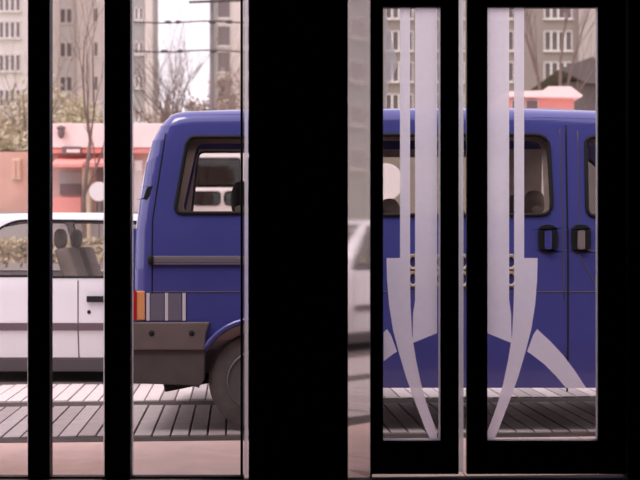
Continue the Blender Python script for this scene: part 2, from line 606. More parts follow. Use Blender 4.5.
def vw(x, z):
    ins = 0
    if z > 1.08: ins += (z - 1.08) * .085
    if z < .55: ins += (.55 - z) * .08
    s1, r1, s2, r2 = max(0, interp(v_top, x) - z), .09, max(0, x - interp(v_rear, z)), .11
    a = r1 - math.sqrt(max(0, r1 * r1 - (r1 - s1) ** 2)) if s1 < r1 else 0
    b = r2 - math.sqrt(max(0, r2 * r2 - (r2 - s2) ** 2)) if s2 < r2 else 0
    ins += max(a, b)
    if x > 4.0: ins += ((x - 4.0) / .7) ** 2 * .16
    return VW - ins

WR = .31
WXR, WXF = (258 - 130) / 163, (258 - 130) / 163 + 2.92
SILL = .27
outl = sil_rear + sil_roof[1:] + sil_wind[1:] + sil_nose[1:]
bot = [(WXF + .5, SILL)] + arch(WXF, .31, .365, SILL) + arch(WXR, .31, .365, SILL) + [(.10, .36)]
outl = outl + bot
def vz(py): return CAMH - (py - 240) / 163
def vx(px): return (px - 130) / 163
rear_win = round_poly([(vx(174), vz(213)), (vx(187), vz(136)), (vx(318), vz(136)), (vx(318), vz(213))], .05)
mid_win = round_poly([(vx(345), vz(215)), (vx(345), vz(134)), (vx(550), vz(134)), (vx(553), vz(215))], .08)
front_win = round_poly([(vx(588), vz(216)), (vx(588), vz(136)), (3.18, vz(138)), (3.72, 1.33)], .05)
wins = [rear_win, mid_win, front_win]
xs = [.02, .03, .045, .06, .08, .10, .125, .15, .175, .2, .23, .26, .29, .32, .35, .4, .8, 1.2, 1.8, 2.4, 3.0, 3.5, 4.0, 4.2, 4.4, 4.55]
zs = [.3, .4, .55, .7, .86, 1.08, 1.3, 1.6, 1.80, 1.84, 1.87, 1.89, 1.91, 1.925, 1.94, 1.95, 1.96, 1.97, 1.98, 1.99]
mk('body_side', side_sheet(outl, wins, vw, -1, xs, zs), 'van_blue', van, smooth='angle')
rear_win_far = round_poly([(vx(160), vz(214)), (vx(170), vz(131)), (vx(318), vz(131)), (vx(318), vz(214))], .05)
wins_far = [rear_win_far, mid_win, front_win]
mk('body_side', side_sheet(outl, wins_far, vw, 1, xs, zs), 'van_blue', van, smooth='angle')
mk('roof', cross_strip(sil_roof, vw, (-1, -.93, -.8, -.4, 0, .4, .8, .93, 1)), 'van_blue', van, smooth='angle')
rl = [p for p in sil_rear if p[1] <= 1.26]
rw_ = [(.018, 1.25), (.035, 1.42), (.075, 1.66), (.115, 1.80)]
tg = join(cross_strip(rl, vw), cross_strip(rw_, vw, (-1, -.86)), cross_strip(rw_, vw, (.86, 1)), cross_strip([p for p in sil_rear if p[1] >= 1.79], vw))
tailgate = mk('tailgate', tg, 'van_blue', van, smooth='angle')
mk('rear_glass', cross_strip(rw_, lambda x, z: vw(x, z) * .86, thick=.005), 'car_glass', tailgate)
mk('windscreen', cross_strip(sil_wind, lambda x, z: vw(x, z) * .98, thick=.006), 'car_glass', van)
mk('nose', cross_strip(sil_nose, vw), 'van_blue', van, smooth='angle')
for s in (-1, 1):
    for w_ in (wins if s < 0 else wins_far):
        p = mk('side_window', side_pane(w_, vw, s), 'car_glass', van)
        mk('window_seal', side_seal(w_, vw, s, .013), 'rubber', p, smooth=True)
# underbody, inner lining, floor
mk('underbody', join(box(.12, WXR - .37, -.7, .7, .33, .45), box(WXR - .37, WXR + .2, -.50, .50, .30, .5), tube([(WXR, 0, .42), (WXF, 0, .42)], .05, 8), box(WXF + .3, 4.5, -.7, .7, .30, .45)), 'underbody_bounce_grey', van)
mk('cabin_floor', box(.1, 3.9, -.80, .80, .50, .56), 'underbody_bounce_grey', van)
for s in (-1, 1):
    lin_out = [(.12, .56), (.12, 1.24), (.26, 1.86), (3.1, 1.86), (3.1, .56)]
    lin_holes = [rear_win_far if s > 0 else [(p[0], p[1]) for p in round_poly([(vx(174) + .04, vz(213) + .01), (vx(187) + .05, vz(136) - .035), (vx(318) - .03, vz(136) - .035), (vx(318) - .03, vz(213) + .01)], .05)],
                 round_poly([(vx(345) + .03, vz(215)), (vx(345) + .03, vz(134) - .03), (vx(550) - .03, vz(134) - .03), (vx(553) - .03, vz(215))], .06),
                 round_poly([(vx(588) + .02, vz(216)), (vx(588) + .02, vz(140)), (3.06, vz(140)), (3.06, vz(216))], .02)]
    mk('inner_lining', side_sheet(lin_out, lin_holes, lambda x, z: vw(x, z) - .07, s, [], [1.08, 1.5], .01), 'van_lining', van)
# seats: thing parts with pale and dark head restraints
def seat_row(x, hm, ys, hz=1.57):
    for y in ys:
        st = mk('seat', join(box(x + .05, x + .50, y - .22, y + .22, .74, .90)), 'seat_brown', van, bevel=.04, smooth=True)
        mk('seat_base', box(x + .1, x + .45, y - .18, y + .18, .56, .75), 'seat_dark', st)
        bk = prism_xz([(x + .02, .84), (x + .16, .84), (x + .06, 1.40), (x - .06, 1.40)], y - .22, y + .22)
        mk('seat_back', bk, 'seat_brown', st, bevel=.03, smooth=True)
        mk('headrest', ball((x - .02, y, hz), .075, .13, .125, 12, 8, .8), hm, st, smooth=True)
seat_row(vx(236) + .03, 'seat_dark', (-.45, .1), 1.44)
seat_row(vx(398), 'seat_brown', (-.35, .2), 1.33)
seat_row(vx(478), 'headrest_pale', (.5,), 1.5)
seat_row(vx(548) + .02, 'seat_brown', (-.42, .42), 1.38)
st_w = tube([(3.38 + .08 * math.sin(a), .42 + .19 * math.cos(a), 1.12 + .17 * math.sin(a)) for a in [i * math.pi / 8 for i in range(16)]], .014, 6, True)
mk('steering_wheel', st_w, 'rubber', van, smooth=True)
mk('dashboard', box(3.45, 3.86, -.76, .76, .8, 1.16), 'seat_dark', van, bevel=.04)
for x in (WXR, WXF):
    for s in (-1, 1):
        wheel(van, x, s * (VW - .13), WR, .2, s)
# near-side fittings
def ns(x, z, off=.0): return -(vw(x, z) + off)
rail = mk('slide_rail', prism_xz([(vx(152), vz(264.5)), (vx(150), vz(260)), (vx(152), vz(256)), (vx(342), vz(256)), (vx(342), vz(264.5))], ns(.6, 1.06, .014), ns(.6, 1.06, -.01)), 'rail_grey', van, bevel=.003)
mk('rail_slot', prism_xz([(vx(153), vz(262.2)), (vx(153), vz(258.8)), (vx(340), vz(258.8)), (vx(340), vz(262.2))], ns(.6, 1.06, .0165), ns(.6, 1.06, .012)), 'decal_grey', rail)
mk('rail_cap', ball((vx(151), ns(.13, 1.06, .006), vz(260)), .022, .02, .032, 8, 6, .7), 'rubber', rail, smooth=True)
def crease(name, pts, r, m):
    return mk(name, tube([(x, ns(x, z, -.001), z) for x, z in pts], r, 5), m, van, smooth=True)
def seg(a, b, n=10): return [(a[0] + (b[0] - a[0]) * i / n, a[1] + (b[1] - a[1]) * i / n) for i in range(n + 1)]
crease('body_crease', seg((.12, vz(292)), (vx(205), vz(292)), 8) + seg((vx(215), vz(292)), (4.2, vz(292)), 24), .004, 'van_trim_dark')
crease('door_seam', seg((vx(568), vz(392)), (vx(568), vz(124)), 20), .006, 'rubber')
crease('door_seam', seg((vx(564), vz(300)), (vx(562), vz(128)), 16), .004, 'van_trim_dark')
crease('door_seam', seg((vx(333), vz(388)), (vx(333), vz(126)), 16), .006, 'rubber')
crease('door_seam', seg((vx(578), vz(253)), (vx(603), vz(298)), 6), .004, 'van_trim_dark')
crease('door_seam', seg((vx(580), vz(130)), (vx(580), vz(245)), 8), .004, 'van_trim_dark')
crease('tailgate_seam', seg((.135, .72), (.135, 1.3), 6) + seg((.14, 1.34), (.21, 1.84), 8), .005, 'rubber')
for px in (548, 581):
    hx, hz = vx(px), vz(239)
    cup = mk('handle_cup', prism_xz(round_poly([(hx - .06, hz - .088), (hx - .06, hz + .088), (hx + .06, hz + .088), (hx + .06, hz - .088)], .058), ns(hx, hz, .013), ns(hx, hz, -.01)), 'rubber', van)
    mk('door_handle', prism_xz(round_poly([(hx - .022, hz - .07), (hx - .022, hz + .06), (hx + .022, hz + .06), (hx + .022, hz - .07)], .018), ns(hx, hz, .030), ns(hx, hz, .011)), 'van_blue' if px < 560 else 'rail_grey', cup, bevel=.004)
# rear hinge catch, tail lamp, decals
mk('corner_vent', prism_xz(round_poly([(vx(142), vz(199)), (vx(146), vz(187)), (vx(156), vz(184)), (vx(155), vz(201))], .015), -(vw(.10, 1.5) + .012), -(vw(.10, 1.5) - .05)), 'rubber', van, bevel=.003)
lamp = mk('tail_lamp', prism_xz([(-.012, vz(320)), (-.012, vz(291)), (vx(145), vz(291)), (vx(145), vz(320))], -(VW + .008), -(VW - .22)), 'lens_amber', van, bevel=.008)
mk('red_lens', prism_xz([(-.020, vz(320)), (-.020, vz(291)), (vx(137), vz(291)), (vx(137), vz(320))], -(VW + .013), -(VW - .22)), 'lens_red', lamp, bevel=.006)
for a, b, m_ in ((150.5, 164, 'decal_grey'), (168.5, 181.5, 'decal_grey')):
    mk('decal_panel', prism_xz([(vx(a), vz(320.5)), (vx(a), vz(293.5)), (vx(b), vz(293.5)), (vx(b), vz(320.5))], ns(.25, .77, .004), ns(.25, .77, -.004)), 'decal_grey', van)
for a in (146.5, 165, 182.5):
    mk('decal_stripe', prism_xz([(vx(a), vz(320.5)), (vx(a), vz(293)), (vx(a + 3.2), vz(293)), (vx(a + 3.2), vz(320.5))], ns(.25, .77, .006), ns(.25, .77, -.004)), 'decal_light', van)
# pale marks on the sliding door, two rows, too blurred to be read
for py in (262, 279):
    for k, px in enumerate((413, 424, 440, 463, 476, 494, 511)):
        ring = [(vx(px) + .030 * math.cos(a), ns(1.9, .98, .003), vz(py) + .042 * math.sin(a)) for a in [i * math.pi / 5 for i in range(10)]]
        mk('side_mark', tube(ring, .011, 5, True), 'decal_gold', van)
# bumper and lower cladding
bt, bm_, bb = vz(322), vz(350), vz(386)
bump_side = prism_xz([(-.035, bm_), (-.035, bt), (vx(210), bt), (vx(206), bm_ + .1), (vx(205), bm_)], -(VW + .022), -(VW - .07))
low_side = prism_xz([(-.02, bb + .02), (-.03, bm_), (vx(205), bm_), (vx(204), vz(380)), (vx(200), bb)], -(VW + .006), -(VW - .07))
mir_y = lambda vf: ([(p[0], -p[1], p[2]) for p in vf[0]], vf[1])
bmp = mk('rear_bumper', join(bump_side, mir_y(bump_side), box(-.035, .06, -(VW - .07), VW - .07, bm_, bt)), 'van_trim', van, bevel=.01)
mk('bumper_skirt', join(low_side, mir_y(low_side), box(-.02, .05, -(VW - .07), VW - .07, bb + .02, bm_)), 'van_trim_dark', bmp, bevel=.006)
for px in (152, 192):
    mk('bumper_bolt', ball((vx(px), -(VW + .022), vz(333)), .018, .008, .018, 8, 6), 'rubber', bmp, smooth=True)
af = [(WXR + .385 * math.cos(a), -(VW + .012), .31 + .385 * math.sin(a)) for a in [math.pi * (i / 16 * .80 + .02) for i in range(17)]]
mk('arch_lip', tube(af, .018, 6), 'van_blue', van, smooth=True)
af = [(WXF + .385 * math.cos(a), -(VW + .002), .31 + .385 * math.sin(a)) for a in [math.pi * i / 16 for i in range(17)]]
mk('arch_lip', tube(af, .018, 6), 'van_blue', van, smooth=True)
mk('exhaust_pipe', tube([(.62, -.55, .33), (.30, -.62, .27), (.18, -.66, .25)], .035, 8), 'rubber', van, smooth=True)
mk('front_bumper', box(4.5, 4.74, -.78, .78, .34, .58), 'van_trim_dark', van, bevel=.03)
for s in (-1, 1):
    mk('headlamp', box(4.52, 4.67, s * .66 - .1, s * .66 + .1, .72, .88), 'decal_light', van, bevel=.02)
    mk('door_mirror', box(3.42, 3.52, s * .93 - .06, s * .93 + .06, 1.25, 1.45), 'rubber', van, bevel=.02)

# ================================================================== WHITE CARS
CD = 10.5
CW = .80
c_rear = [(.10, .22), (.0, .40), (.0, .62), (.03, .86), (.12, .98), (.30, 1.18), (.46, 1.32), (.60, 1.375)]
c_roof = [(.60, 1.375), (.95, 1.402), (1.5, 1.415), (2.1, 1.41), (2.4, 1.385), (2.52, 1.36)]
c_wind = [(2.52, 1.36), (2.85, 1.13), (3.16, .92)]
c_nose = [(3.16, .92), (3.5, .86), (3.85, .78), (4.02, .66), (4.08, .48), (4.06, .30), (3.96, .20)]
c_top = c_rear[3:] + c_roof[1:] + c_wind[1:] + c_nose[1:4]
c_rr = [(z, x) for x, z in c_rear]
def cw_(x, z):
    ins = 0
    if z > .86: ins += (z - .86) * .26
    if z < .45: ins += (.45 - z) * .15
    s = interp(c_top, x) - z
    r = .06
    if s < r: ins += r - math.sqrt(max(0, r * r - (r - max(s, 0)) ** 2))
    if x < .25: ins += ((.25 - x) / .25) ** 2 * .07
    if x > 3.5: ins += ((x - 3.5) / .6) ** 2 * .14
    return CW - ins
CXX = -3.76
def cx(px): return X(px, CD) - CXX
def cz(py): return Z(py, CD)

def make_car():
    car = empty('hatchback', (CXX, CD + CW, 0))
    wr = .275
    out = c_rear + c_roof[1:] + c_wind[1:] + c_nose[1:] + [(3.78, .20)] + arch(3.36, .28, .33, .19) + arch(.62, .28, .33, .19)
    q_win = round_poly([(cx(-50), cz(276)), (cx(-4), cz(228)), (cx(12), cz(220.5)), (cx(32), cz(220)), (cx(42), cz(276))], .07)
    f_win = round_poly([(cx(48), cz(277)), (cx(38), cz(220)), (2.50, cz(222)), (2.96, cz(277))], .04)
    q_far = round_poly([(cx(-72), cz(276)), (cx(-50), cz(226)), (cx(-20), cz(220.5)), (cx(32), cz(220)), (cx(42), cz(276))], .05)
    cxs = [.05, .1, .15, .25, .6, 1, 1.5, 2, 2.6, 3.2, 3.4, 3.6]
    czs = [.3, .45, .6, .75, .86, .95, 1.1, 1.3, 1.345, 1.36, 1.375, 1.39, 1.40]
    for s in (-1, 1):
        b = mk('body_side', side_sheet(out, [q_win if s < 0 else q_far, f_win], cw_, s, cxs, czs, .025), 'car_white', car, smooth='angle')
        for w_ in (q_win if s < 0 else q_far, f_win):
            p = mk('side_window', side_pane(w_, cw_, s), 'car_glass', car)
            mk('window_seal', side_seal(w_, cw_, s, .011), 'rubber', p, smooth=True)
        def on(x, z, o=0): return s * (cw_(x, z) + o)
        mk('door_seam', tube([(cx(78), on(1.3, z, -.001), z) for z in [.18 + .06 * i for i in range(12)]], .006, 5), 'car_line', car)
        mk('door_seam', tube([(2.92, on(2.8, z, -.001), z) for z in [.22 + .06 * i for i in range(11)]], .006, 5), 'car_line', car)
        mk('side_moulding', join(*[box(a, b_, min(on(1, .45, .012), on(1, .45, -.02)), max(on(1, .45, .012), on(1, .45, -.02)), cz(330.5), cz(323)) for a, b_ in ((.96, cx(78) - .008), (cx(78) + .008, 2.9))]), 'car_line', car)
        hd = mk('door_handle', box(cx(87), cx(87) + .19, min(on(1.5, .68, .03), on(1.5, .68, -.01)), max(on(1.5, .68, .03), on(1.5, .68, -.01)), cz(302), cz(296)), 'rubber', car, bevel=.006)
        mk('keyhole', ball((cx(89), on(1.5, .57, .002), cz(312)), .016, .01, .018, 8, 6), 'rubber', hd, smooth=True)
        mk('sill', box(.98, 3.0, min(on(1, .2, .006), on(1, .2, -.1)), max(on(1, .2, .006), on(1, .2, -.1)), .07, .185), 'car_sill', car, bevel=.01)
        for x in (.62, 3.36):
            wheel(car, x, s * (CW - .10), wr, .16, s)
        mk('tail_lamp', box(.0, .07, s * .66 - .06, s * .66 + .06, .62, .84), 'lens_red', car, bevel=.01)
        mk('headlamp', box(3.88, 4.035, s * .52 - .12, s * .52 + .12, .56, .68), 'decal_light', car, bevel=.02)
    mk('roof', cross_strip(c_roof, cw_, thick=.02), 'car_white', car, smooth='angle')
    lo = c_rear[:5]
    hatch = mk('hatch', join(cross_strip(lo, cw_, thick=.02), cross_strip(c_rear[4:7], cw_, (-1, -.84), .02), cross_strip(c_rear[4:7], cw_, (.84, 1), .02), cross_strip(c_rear[6:], cw_, thick=.02)), 'car_white', car, smooth='angle')
    mk('rear_glass', cross_strip(c_rear[4:7], lambda x, z: cw_(x, z) * .84, thick=.004), 'car_glass', hatch)
    mk('windscreen', cross_strip(c_wind, lambda x, z: cw_(x, z) * .97, thick=.005), 'car_glass', car)
    mk('bonnet', cross_strip(c_nose, cw_, thick=.02), 'car_white', car, smooth='angle')
    mk('rear_bumper', box(-.06, .06, -.72, .72, .30, .50), 'car_sill', car, bevel=.02)
    mk('front_bumper', box(4.0, 4.14, -.66, .66, .26, .46), 'car_sill', car, bevel=.02)
    mk('underbody', box(.98, 3.0, -.66, .66, .12, .30), 'rubber', car)
    mk('cabin_floor', box(.3, 3.2, -.70, .70, .30, .36), 'seat_dark', car)
    for y in (-.36, .36):
        st = mk('front_seat', box(1.68, 2.16, y - .24, y + .24, .42, .60), 'seat_brown', car, bevel=.04, smooth=True)
        mk('seat_back', prism_xz([(1.64, .55), (1.80, .55), (1.60, 1.12), (1.48, 1.10)], y - .24, y + .24), 'seat_brown', st, bevel=.03, smooth=True)
        mk('headrest', ball((1.49, y, 1.19), .05, .13, .09, 10, 7, .8), 'seat_brown', st, smooth=True)
    bs = mk('rear_bench', box(.62, 1.08, -.6, .6, .42, .58), 'seat_brown', car, bevel=.04, smooth=True)
    mk('seat_back', prism_xz([(.56, .55), (.68, .55), (.56, .93), (.46, .92)], -.6, .6), 'seat_brown', bs, bevel=.03, smooth=True)
    return car

def copy_tree(o, parent=None):
    c = o.copy()
    C.objects.link(c)
    c.parent = parent
    for ch in list(o.children): copy_tree(ch, c)
    return c

car1 = make_car()
tag(car1, 'white three-door hatchback with black door handle, behind the blue van', 'car', 'white hatchbacks in the parking row')
car2 = copy_tree(car1)
car2.location.x = CXX - 4.6
tag(car2, 'white hatchback parked next in line, seen mirrored in the narrow side panel', 'car', 'white hatchbacks in the parking row')

# ================================================================== BUS AND DELIVERY VAN ACROSS THE ROAD
def boxy(name, label, cat, xa, d, L, H, W, wz0, wz1, wlist, nose, wheels, trim_m):
    root = tag(empty(name, (xa, d + W, -.03)), label, cat)
    out = [(0, .45), (0, H - .25), (.12, H - .06), (.35, H), (L - nose - .25, H), (L - nose, H - .12), (L - .05, H * .45 if nose > .4 else 1.2), (L, .8), (L, .45)]
    for xw in sorted(wheels, reverse=True): out += arch(xw, .46, .52, .45)
    top = [(0, H - .25), (.12, H - .06), (.35, H), (L - nose - .25, H), (L - nose, H - .12), (L - .05, H * .45 if nose > .4 else 1.2), (L, .8)]
    wf = lambda x, z: W - (.0 if interp(top, x) - z > .15 else (.15 - max(0, interp(top, x) - z)) * .5)
    holes = [round_poly([(a, wz0), (a, wz1), (b, wz1), (b, wz0)], .08, 2) for a, b in wlist]
    for s in (-1, 1):
        mk('body_side', side_sheet(out, holes, wf, s, [], [H - .15, H - .08], .05), 'bus_white', root)
        for h in holes:
            p = mk('side_window', side_pane(h, wf, s, .02, .006), 'far_glass', root)
            mk('window_seal', side_seal(h, wf, s, .02), 'rubber', p)
        mk('side_stripe', box(.1, L - nose - .3, min(s * (W + .01), s * (W - .01)), max(s * (W + .01), s * (W - .01)), wz0 - .42, wz0 - .24), trim_m, root)
        for xw in wheels: wheel(root, xw, s * (W - .16), .46, .26, s)
    mk('roof', cross_strip(out[2:6], wf, thick=.05), 'bus_white', root)
    mk('rear_end', cross_strip(out[:3], wf, thick=.05), 'bus_white', root)
    k = len(out) - 15 * len(wheels)
    mk('windscreen', cross_strip(out[5:7], lambda x, z: wf(x, z) * .96, thick=.01), 'far_glass', root)
    mk('front_end', cross_strip(out[6:k], wf, thick=.05), 'bus_white', root)
    mk('floor_pan', box(.1, L - .1, -W + .45, W - .45, .4, .8), 'seat_dark', root)
    return root
bd = 32.
boxy('bus', 'long white bus with big side windows seen through the blue van', 'bus', X(345, bd) - 10.4, bd, 10.4, 3.5, 1.2, 2.45, 3.3, [(.25 + 1.27 * i, .25 + 1.27 * i + 1.12) for i in range(7)], .3, (2.2, 7.9), 'rail_grey')
dd = 28.2
boxy('delivery_van', 'white delivery van with side window seen through the rear window of the blue van', 'van', X(178, dd), dd, 4.6, 2.45, .92, 2.0, 2.3, [(.35, .95), (1.05, 1.75), (1.9, 2.6)], .9, (.95, 3.6), 'rail_grey')

rs = tag(empty('road_sign', (X(385, 16.), 16., -.03)), 'round pale road sign seen through the middle window of the blue van', 'sign')
rv, rf = lathe_y([(.225, -.012), (.24, -.004), (.24, .004), (.225, .012)], 28)
mk('disc', ([(p[0], p[1], p[2] + Z(182, 16.) + .03) for p in rv], rf), 'bus_white', rs)
mk('post', tube([(0, .045, 0), (0, .045, Z(182, 16.) + .2)], .03, 8), 'pole_grey', rs, smooth=True)

# ================================================================== PAVILIONS
pd = 24.
def px_(p): return X(p, pd)
def pz_(p): return Z(p, pd)
pav = tag(empty('shop_pavilion', (px_(40), pd, 0)), 'low shop pavilion with salmon awning and pink fascia behind the white car', 'pavilion')
def PL(vf): return [(p[0] - px_(40), p[1] - pd, p[2]) for p in vf[0]], vf[1]
mk('wall', PL(box(px_(30), px_(176), pd, pd + 3, -.03, pz_(126))), 'kiosk_wall', pav)
mk('side_wall', PL(box(px_(-70), px_(30), pd + .2, pd + 3, -.03, pz_(151))), 'kiosk_orange', pav)
mk('plinth', PL(box(px_(-70), px_(176), pd - .12, pd, -.03, pz_(212))), 'plaster_grey', pav)
mk('fascia', PL(box(px_(48), px_(176), pd - .35, pd, pz_(149), pz_(125))), 'kiosk_pink', pav, bevel=.02)
mk('fascia', PL(box(px_(34), px_(53), pd - .33, pd, pz_(149), pz_(126))), 'kiosk_red', pav, bevel=.02)
mk('trim_band', PL(box(px_(34), px_(176), pd - .30, pd, pz_(154), pz_(149.5))), 'kiosk_red', pav)
sg = mk('sign_board', PL(box(px_(66), px_(85), pd - .40, pd - .3, pz_(156), pz_(148))), 'kiosk_dark', pav, bevel=.02)
mk('sign_face', PL(box(px_(71), px_(84), pd - .43, pd - .4, pz_(154), pz_(151))), 'kiosk_pink', sg)
aw = mk('awning', PL(([(px_(58), pd, pz_(157)), (px_(90), pd, pz_(157)), (px_(92), pd - 1.0, pz_(167)), (px_(62), pd - 1.0, pz_(167)), (px_(58), pd, pz_(161)), (px_(90), pd, pz_(161)), (px_(92), pd - 1.0, pz_(170)), (px_(62), pd - 1.0, pz_(170))], [(0, 1, 2, 3), (4, 5, 6, 7), (0, 1, 5, 4), (1, 2, 6, 5), (2, 3, 7, 6), (3, 0, 4, 7)])), 'kiosk_red', pav)
mk('awning', PL(([(px_(96), pd, pz_(157)), (px_(130), pd, pz_(157)), (px_(130), pd - 1.0, pz_(166)), (px_(95), pd - 1.0, pz_(166)), (px_(96), pd, pz_(161)), (px_(130), pd, pz_(161)), (px_(130), pd - 1.0, pz_(170)), (px_(95), pd - 1.0, pz_(170))], [(0, 1, 2, 3), (4, 5, 6, 7), (0, 1, 5, 4), (1, 2, 6, 5), (2, 3, 7, 6), (3, 0, 4, 7)])), 'kiosk_red', pav)
wn = mk('shop_window', PL(box(px_(60), px_(83), pd - .06, pd, pz_(195), pz_(172))), 'plaster_grey', pav)
mk('pane', PL(box(px_(61), px_(82), pd - .09, pd - .06, pz_(194), pz_(184))), 'kiosk_dark', wn)
mk('counter', PL(box(px_(56), px_(84), pd - .35, pd, pz_(213), pz_(198))), 'kiosk_red', pav)
mk('doorway', PL(box(px_(97), px_(106), pd - .05, pd, -.03, pz_(168))), 'kiosk_dark', pav)
mk('post', PL(box(px_(85), px_(92), pd - .3, pd, -.03, pz_(168))), 'cream', pav, bevel=.02)
mk('end_panel', PL(box(px_(134), px_(143), pd - .06, pd, -.03, pz_(160))), 'plaster_pale', pav)
mk('end_panel', PL(box(px_(136), px_(142), pd - .1, pd - .06, pz_(171), pz_(161))), 'window_white', pav)
nt_ = mk('notice', PL(box(px_(10), px_(19), pd + .14, pd + .2, pz_(179), pz_(158))), 'cream', pav)
mk('notice_panel', PL(join(box(px_(11), px_(14), pd + .11, pd + .14, pz_(177), pz_(160)), box(px_(15.5), px_(18), pd + .11, pd + .14, pz_(177), pz_(160)))), 'kiosk_orange', nt_)
pw_ = tag(empty('planter_box', (X(50, 21.), 21., -.03)), 'low pale planter wall before the pavilion, behind the white car', 'planter')
mk('wall', box(-4.2, 2.3, 0, .5, 0, .70), 'plaster_white', pw_, bevel=.02)
hg = tag(empty('hedge', (X(50, 21.), 21.25, .71)), 'low olive hedge growing on the planter wall behind the white car', 'hedge')
hr = random.Random(5)
hv, hf = [], []
for i in range(5200):
    t = Vector((hr.uniform(-4.1, 2.2), hr.uniform(-.2, .2), hr.uniform(.07, .46) + .05 * hr.random()))
    a = Vector([hr.uniform(-1, 1) for _ in range(3)]).normalized() * .06
    b = a.cross(Vector([hr.uniform(-1, 1) for _ in range(3)])).normalized() * .035
    n = len(hv); hv += [t - a, t + b, t + a, t - b]; hf.append((n, n + 1, n + 2, n + 3))
tag(mk('foliage', (hv, hf), 'leaf_olive', hg), kind='stuff')
mk('stems', join(*[tube([(x_ * .25 - 4.05, 0, 0), (x_ * .25 - 4.0, .02, .2), (x_ * .25 - 4.06, -.03, .4)], .015, 4) for x_ in range(25)]), 'bark', hg)
ps = empty('street_sign', (X(99, 23.), 23., -.03))
tag(ps, 'round white sign on a thin post before the pavilion doorway', 'sign')
rv, rf = lathe_y([(.17, -.015), (.18, 0), (.17, .015)], 20)
mk('disc', ([(p[0], p[1], p[2] + Z(190, 23.)) for p in rv], rf), 'window_white', ps)
mk('post', tube([(0, .03, 0), (0, .03, Z(190, 23.) + .1)], .02, 6), 'pole_grey', ps)
lmp = mk('wall_lamp', PL(join(ball((px_(66), pd - .45, pz_(134)), .07, .07, .13, 8, 6), ball((px_(66), pd - .45, pz_(130)), .09, .09, .04, 8, 6), tube([(px_(66), pd - .45, pz_(137)), (px_(66), pd - .34, pz_(139))], .02, 5))), 'kiosk_dark', pav, smooth=True)

kd = 27.
kx = lambda p: X(p, kd)
kz = lambda p: Z(p, kd)
ki = tag(empty('red_kiosk', (kx(545), kd, 0)), 'red kiosk with pale pink flat roof beyond the roof of the van', 'kiosk')
def KL(vf): return [(p[0] - kx(545), p[1] - kd, p[2]) for p in vf[0]], vf[1]
mk('wall', KL(box(kx(508), kx(574), kd, kd + 3, kz(122), kz(98))), 'kiosk_red', ki)
mk('base_wall', KL(box(kx(510), kx(572), kd + .05, kd + 2.95, -.03, kz(122))), 'plaster_grey', ki)
mk('roof', KL(prism_xz([(kx(503), kz(98)), (kx(506), kz(93)), (kx(540), kz(92)), (kx(546), kz(88)), (kx(568), kz(88)), (kx(580), kz(97)), (kx(578), kz(99))], kd - .3, kd + 3.2)), 'kiosk_pink', ki)
for a, b in ((511, 517), (525, 538)):
    w_ = mk('window', KL(box(kx(a), kx(b), kd - .05, kd, kz(109), kz(100))), 'window_white', ki)
    mk('pane', KL(box(kx(a + 1), kx(b - 1), kd - .08, kd - .05, kz(109), kz(101))), 'kiosk_dark', w_)
hd_ = 60.
ho = tag(empty('gabled_house', (X(585, hd_), hd_, 0)), 'small house with dark sloping roof before the brown apartment block', 'house')
HL = lambda vf: ([(p[0] - X(585, hd_), p[1] - hd_, p[2]) for p in vf[0]], vf[1])
mk('wall', HL(box(X(566, hd_), X(640, hd_), hd_, hd_ + 8, .0, Z(82, hd_))), 'roof_dark', ho)
mk('roof', HL(prism_xz([(X(558, hd_), Z(70, hd_)), (X(590, hd_), Z(58, hd_)), (X(650, hd_), Z(80, hd_)), (X(650, hd_), Z(88, hd_)), (X(585, hd_), Z(84, hd_))], hd_ - .4, hd_ + 8.4)), 'roof_dark', ho)

# ================================================================== APARTMENT BLOCKS
def block(name, label, d, pa_, pb_, h, wall_m, cols, rows, pw, ph, npane, depth=12, extra=(), pane_m='pane_dark'):
    ox = X((pa_ + pb_) / 2, d)
    root = tag(empty(name, (ox, d, .02)), label, 'building')
    L = lambda vf: ([(p[0] - ox, p[1] - d, p[2] - .02) for p in vf[0]], vf[1])
    mk('wall', L(box(X(pa_, d), X(pb_, d), d, d + depth, .02, h)), wall_m, root)
    mk('roof', L(box(X(pa_, d) - .3, X(pb_, d) + .3, d - .3, d + depth + .3, h, h + .4)), 'roof_dark', root)
    for (a, b, m_, dy) in extra:
        mk('wall_panel', L(box(X(a, d), X(b, d), d - dy, d, .02, h)), m_, root)
    w0 = p0_ = None
    for c in cols:
        c, cpw = (c if isinstance(c, tuple) else (c, pw))
        for r in rows:
            xx, zz = X(c, d), Z(r, d)
            ww, hh = cpw / FPX * d, ph / FPX * d
            key = (cpw,)
            if w0 is None or w0[0] != key:
                fr = .07
                bars = [box(-ww / 2, ww / 2, -.10, 0, -hh / 2, -hh / 2 + fr), box(-ww / 2, ww / 2, -.10, 0, hh / 2 - fr, hh / 2), ]
                k = npane if cpw == pw else 1
                for i in range(k + 1):
                    xc = -ww / 2 + ww * i / k
                    bars.append(box(max(-ww / 2, xc - fr), min(ww / 2, xc + fr), -.10, 0, -hh / 2, hh / 2))
                bars.append(box(-ww / 2 - .1, ww / 2 + .1, -.18, 0, -hh / 2 - .08, -hh / 2))
                o = mk('window', join(*bars), 'window_white', root)
                p = mk('pane', box(-ww / 2 + .02, ww / 2 - .02, -.04, -.01, -hh / 2 + .02, hh / 2 - .02), pane_m, o)
                w0 = (key, o, p)
            else:
                o = w0[1].copy(); C.objects.link(o)
                p = w0[2].copy(); C.objects.link(p); p.parent = o
            o.location = (xx - ox, 0 if not any(a <= c <= b for a, b, _, dy in extra) else -[dy for a, b, _, dy in extra if a <= c <= b][0], zz - .02)
    return root

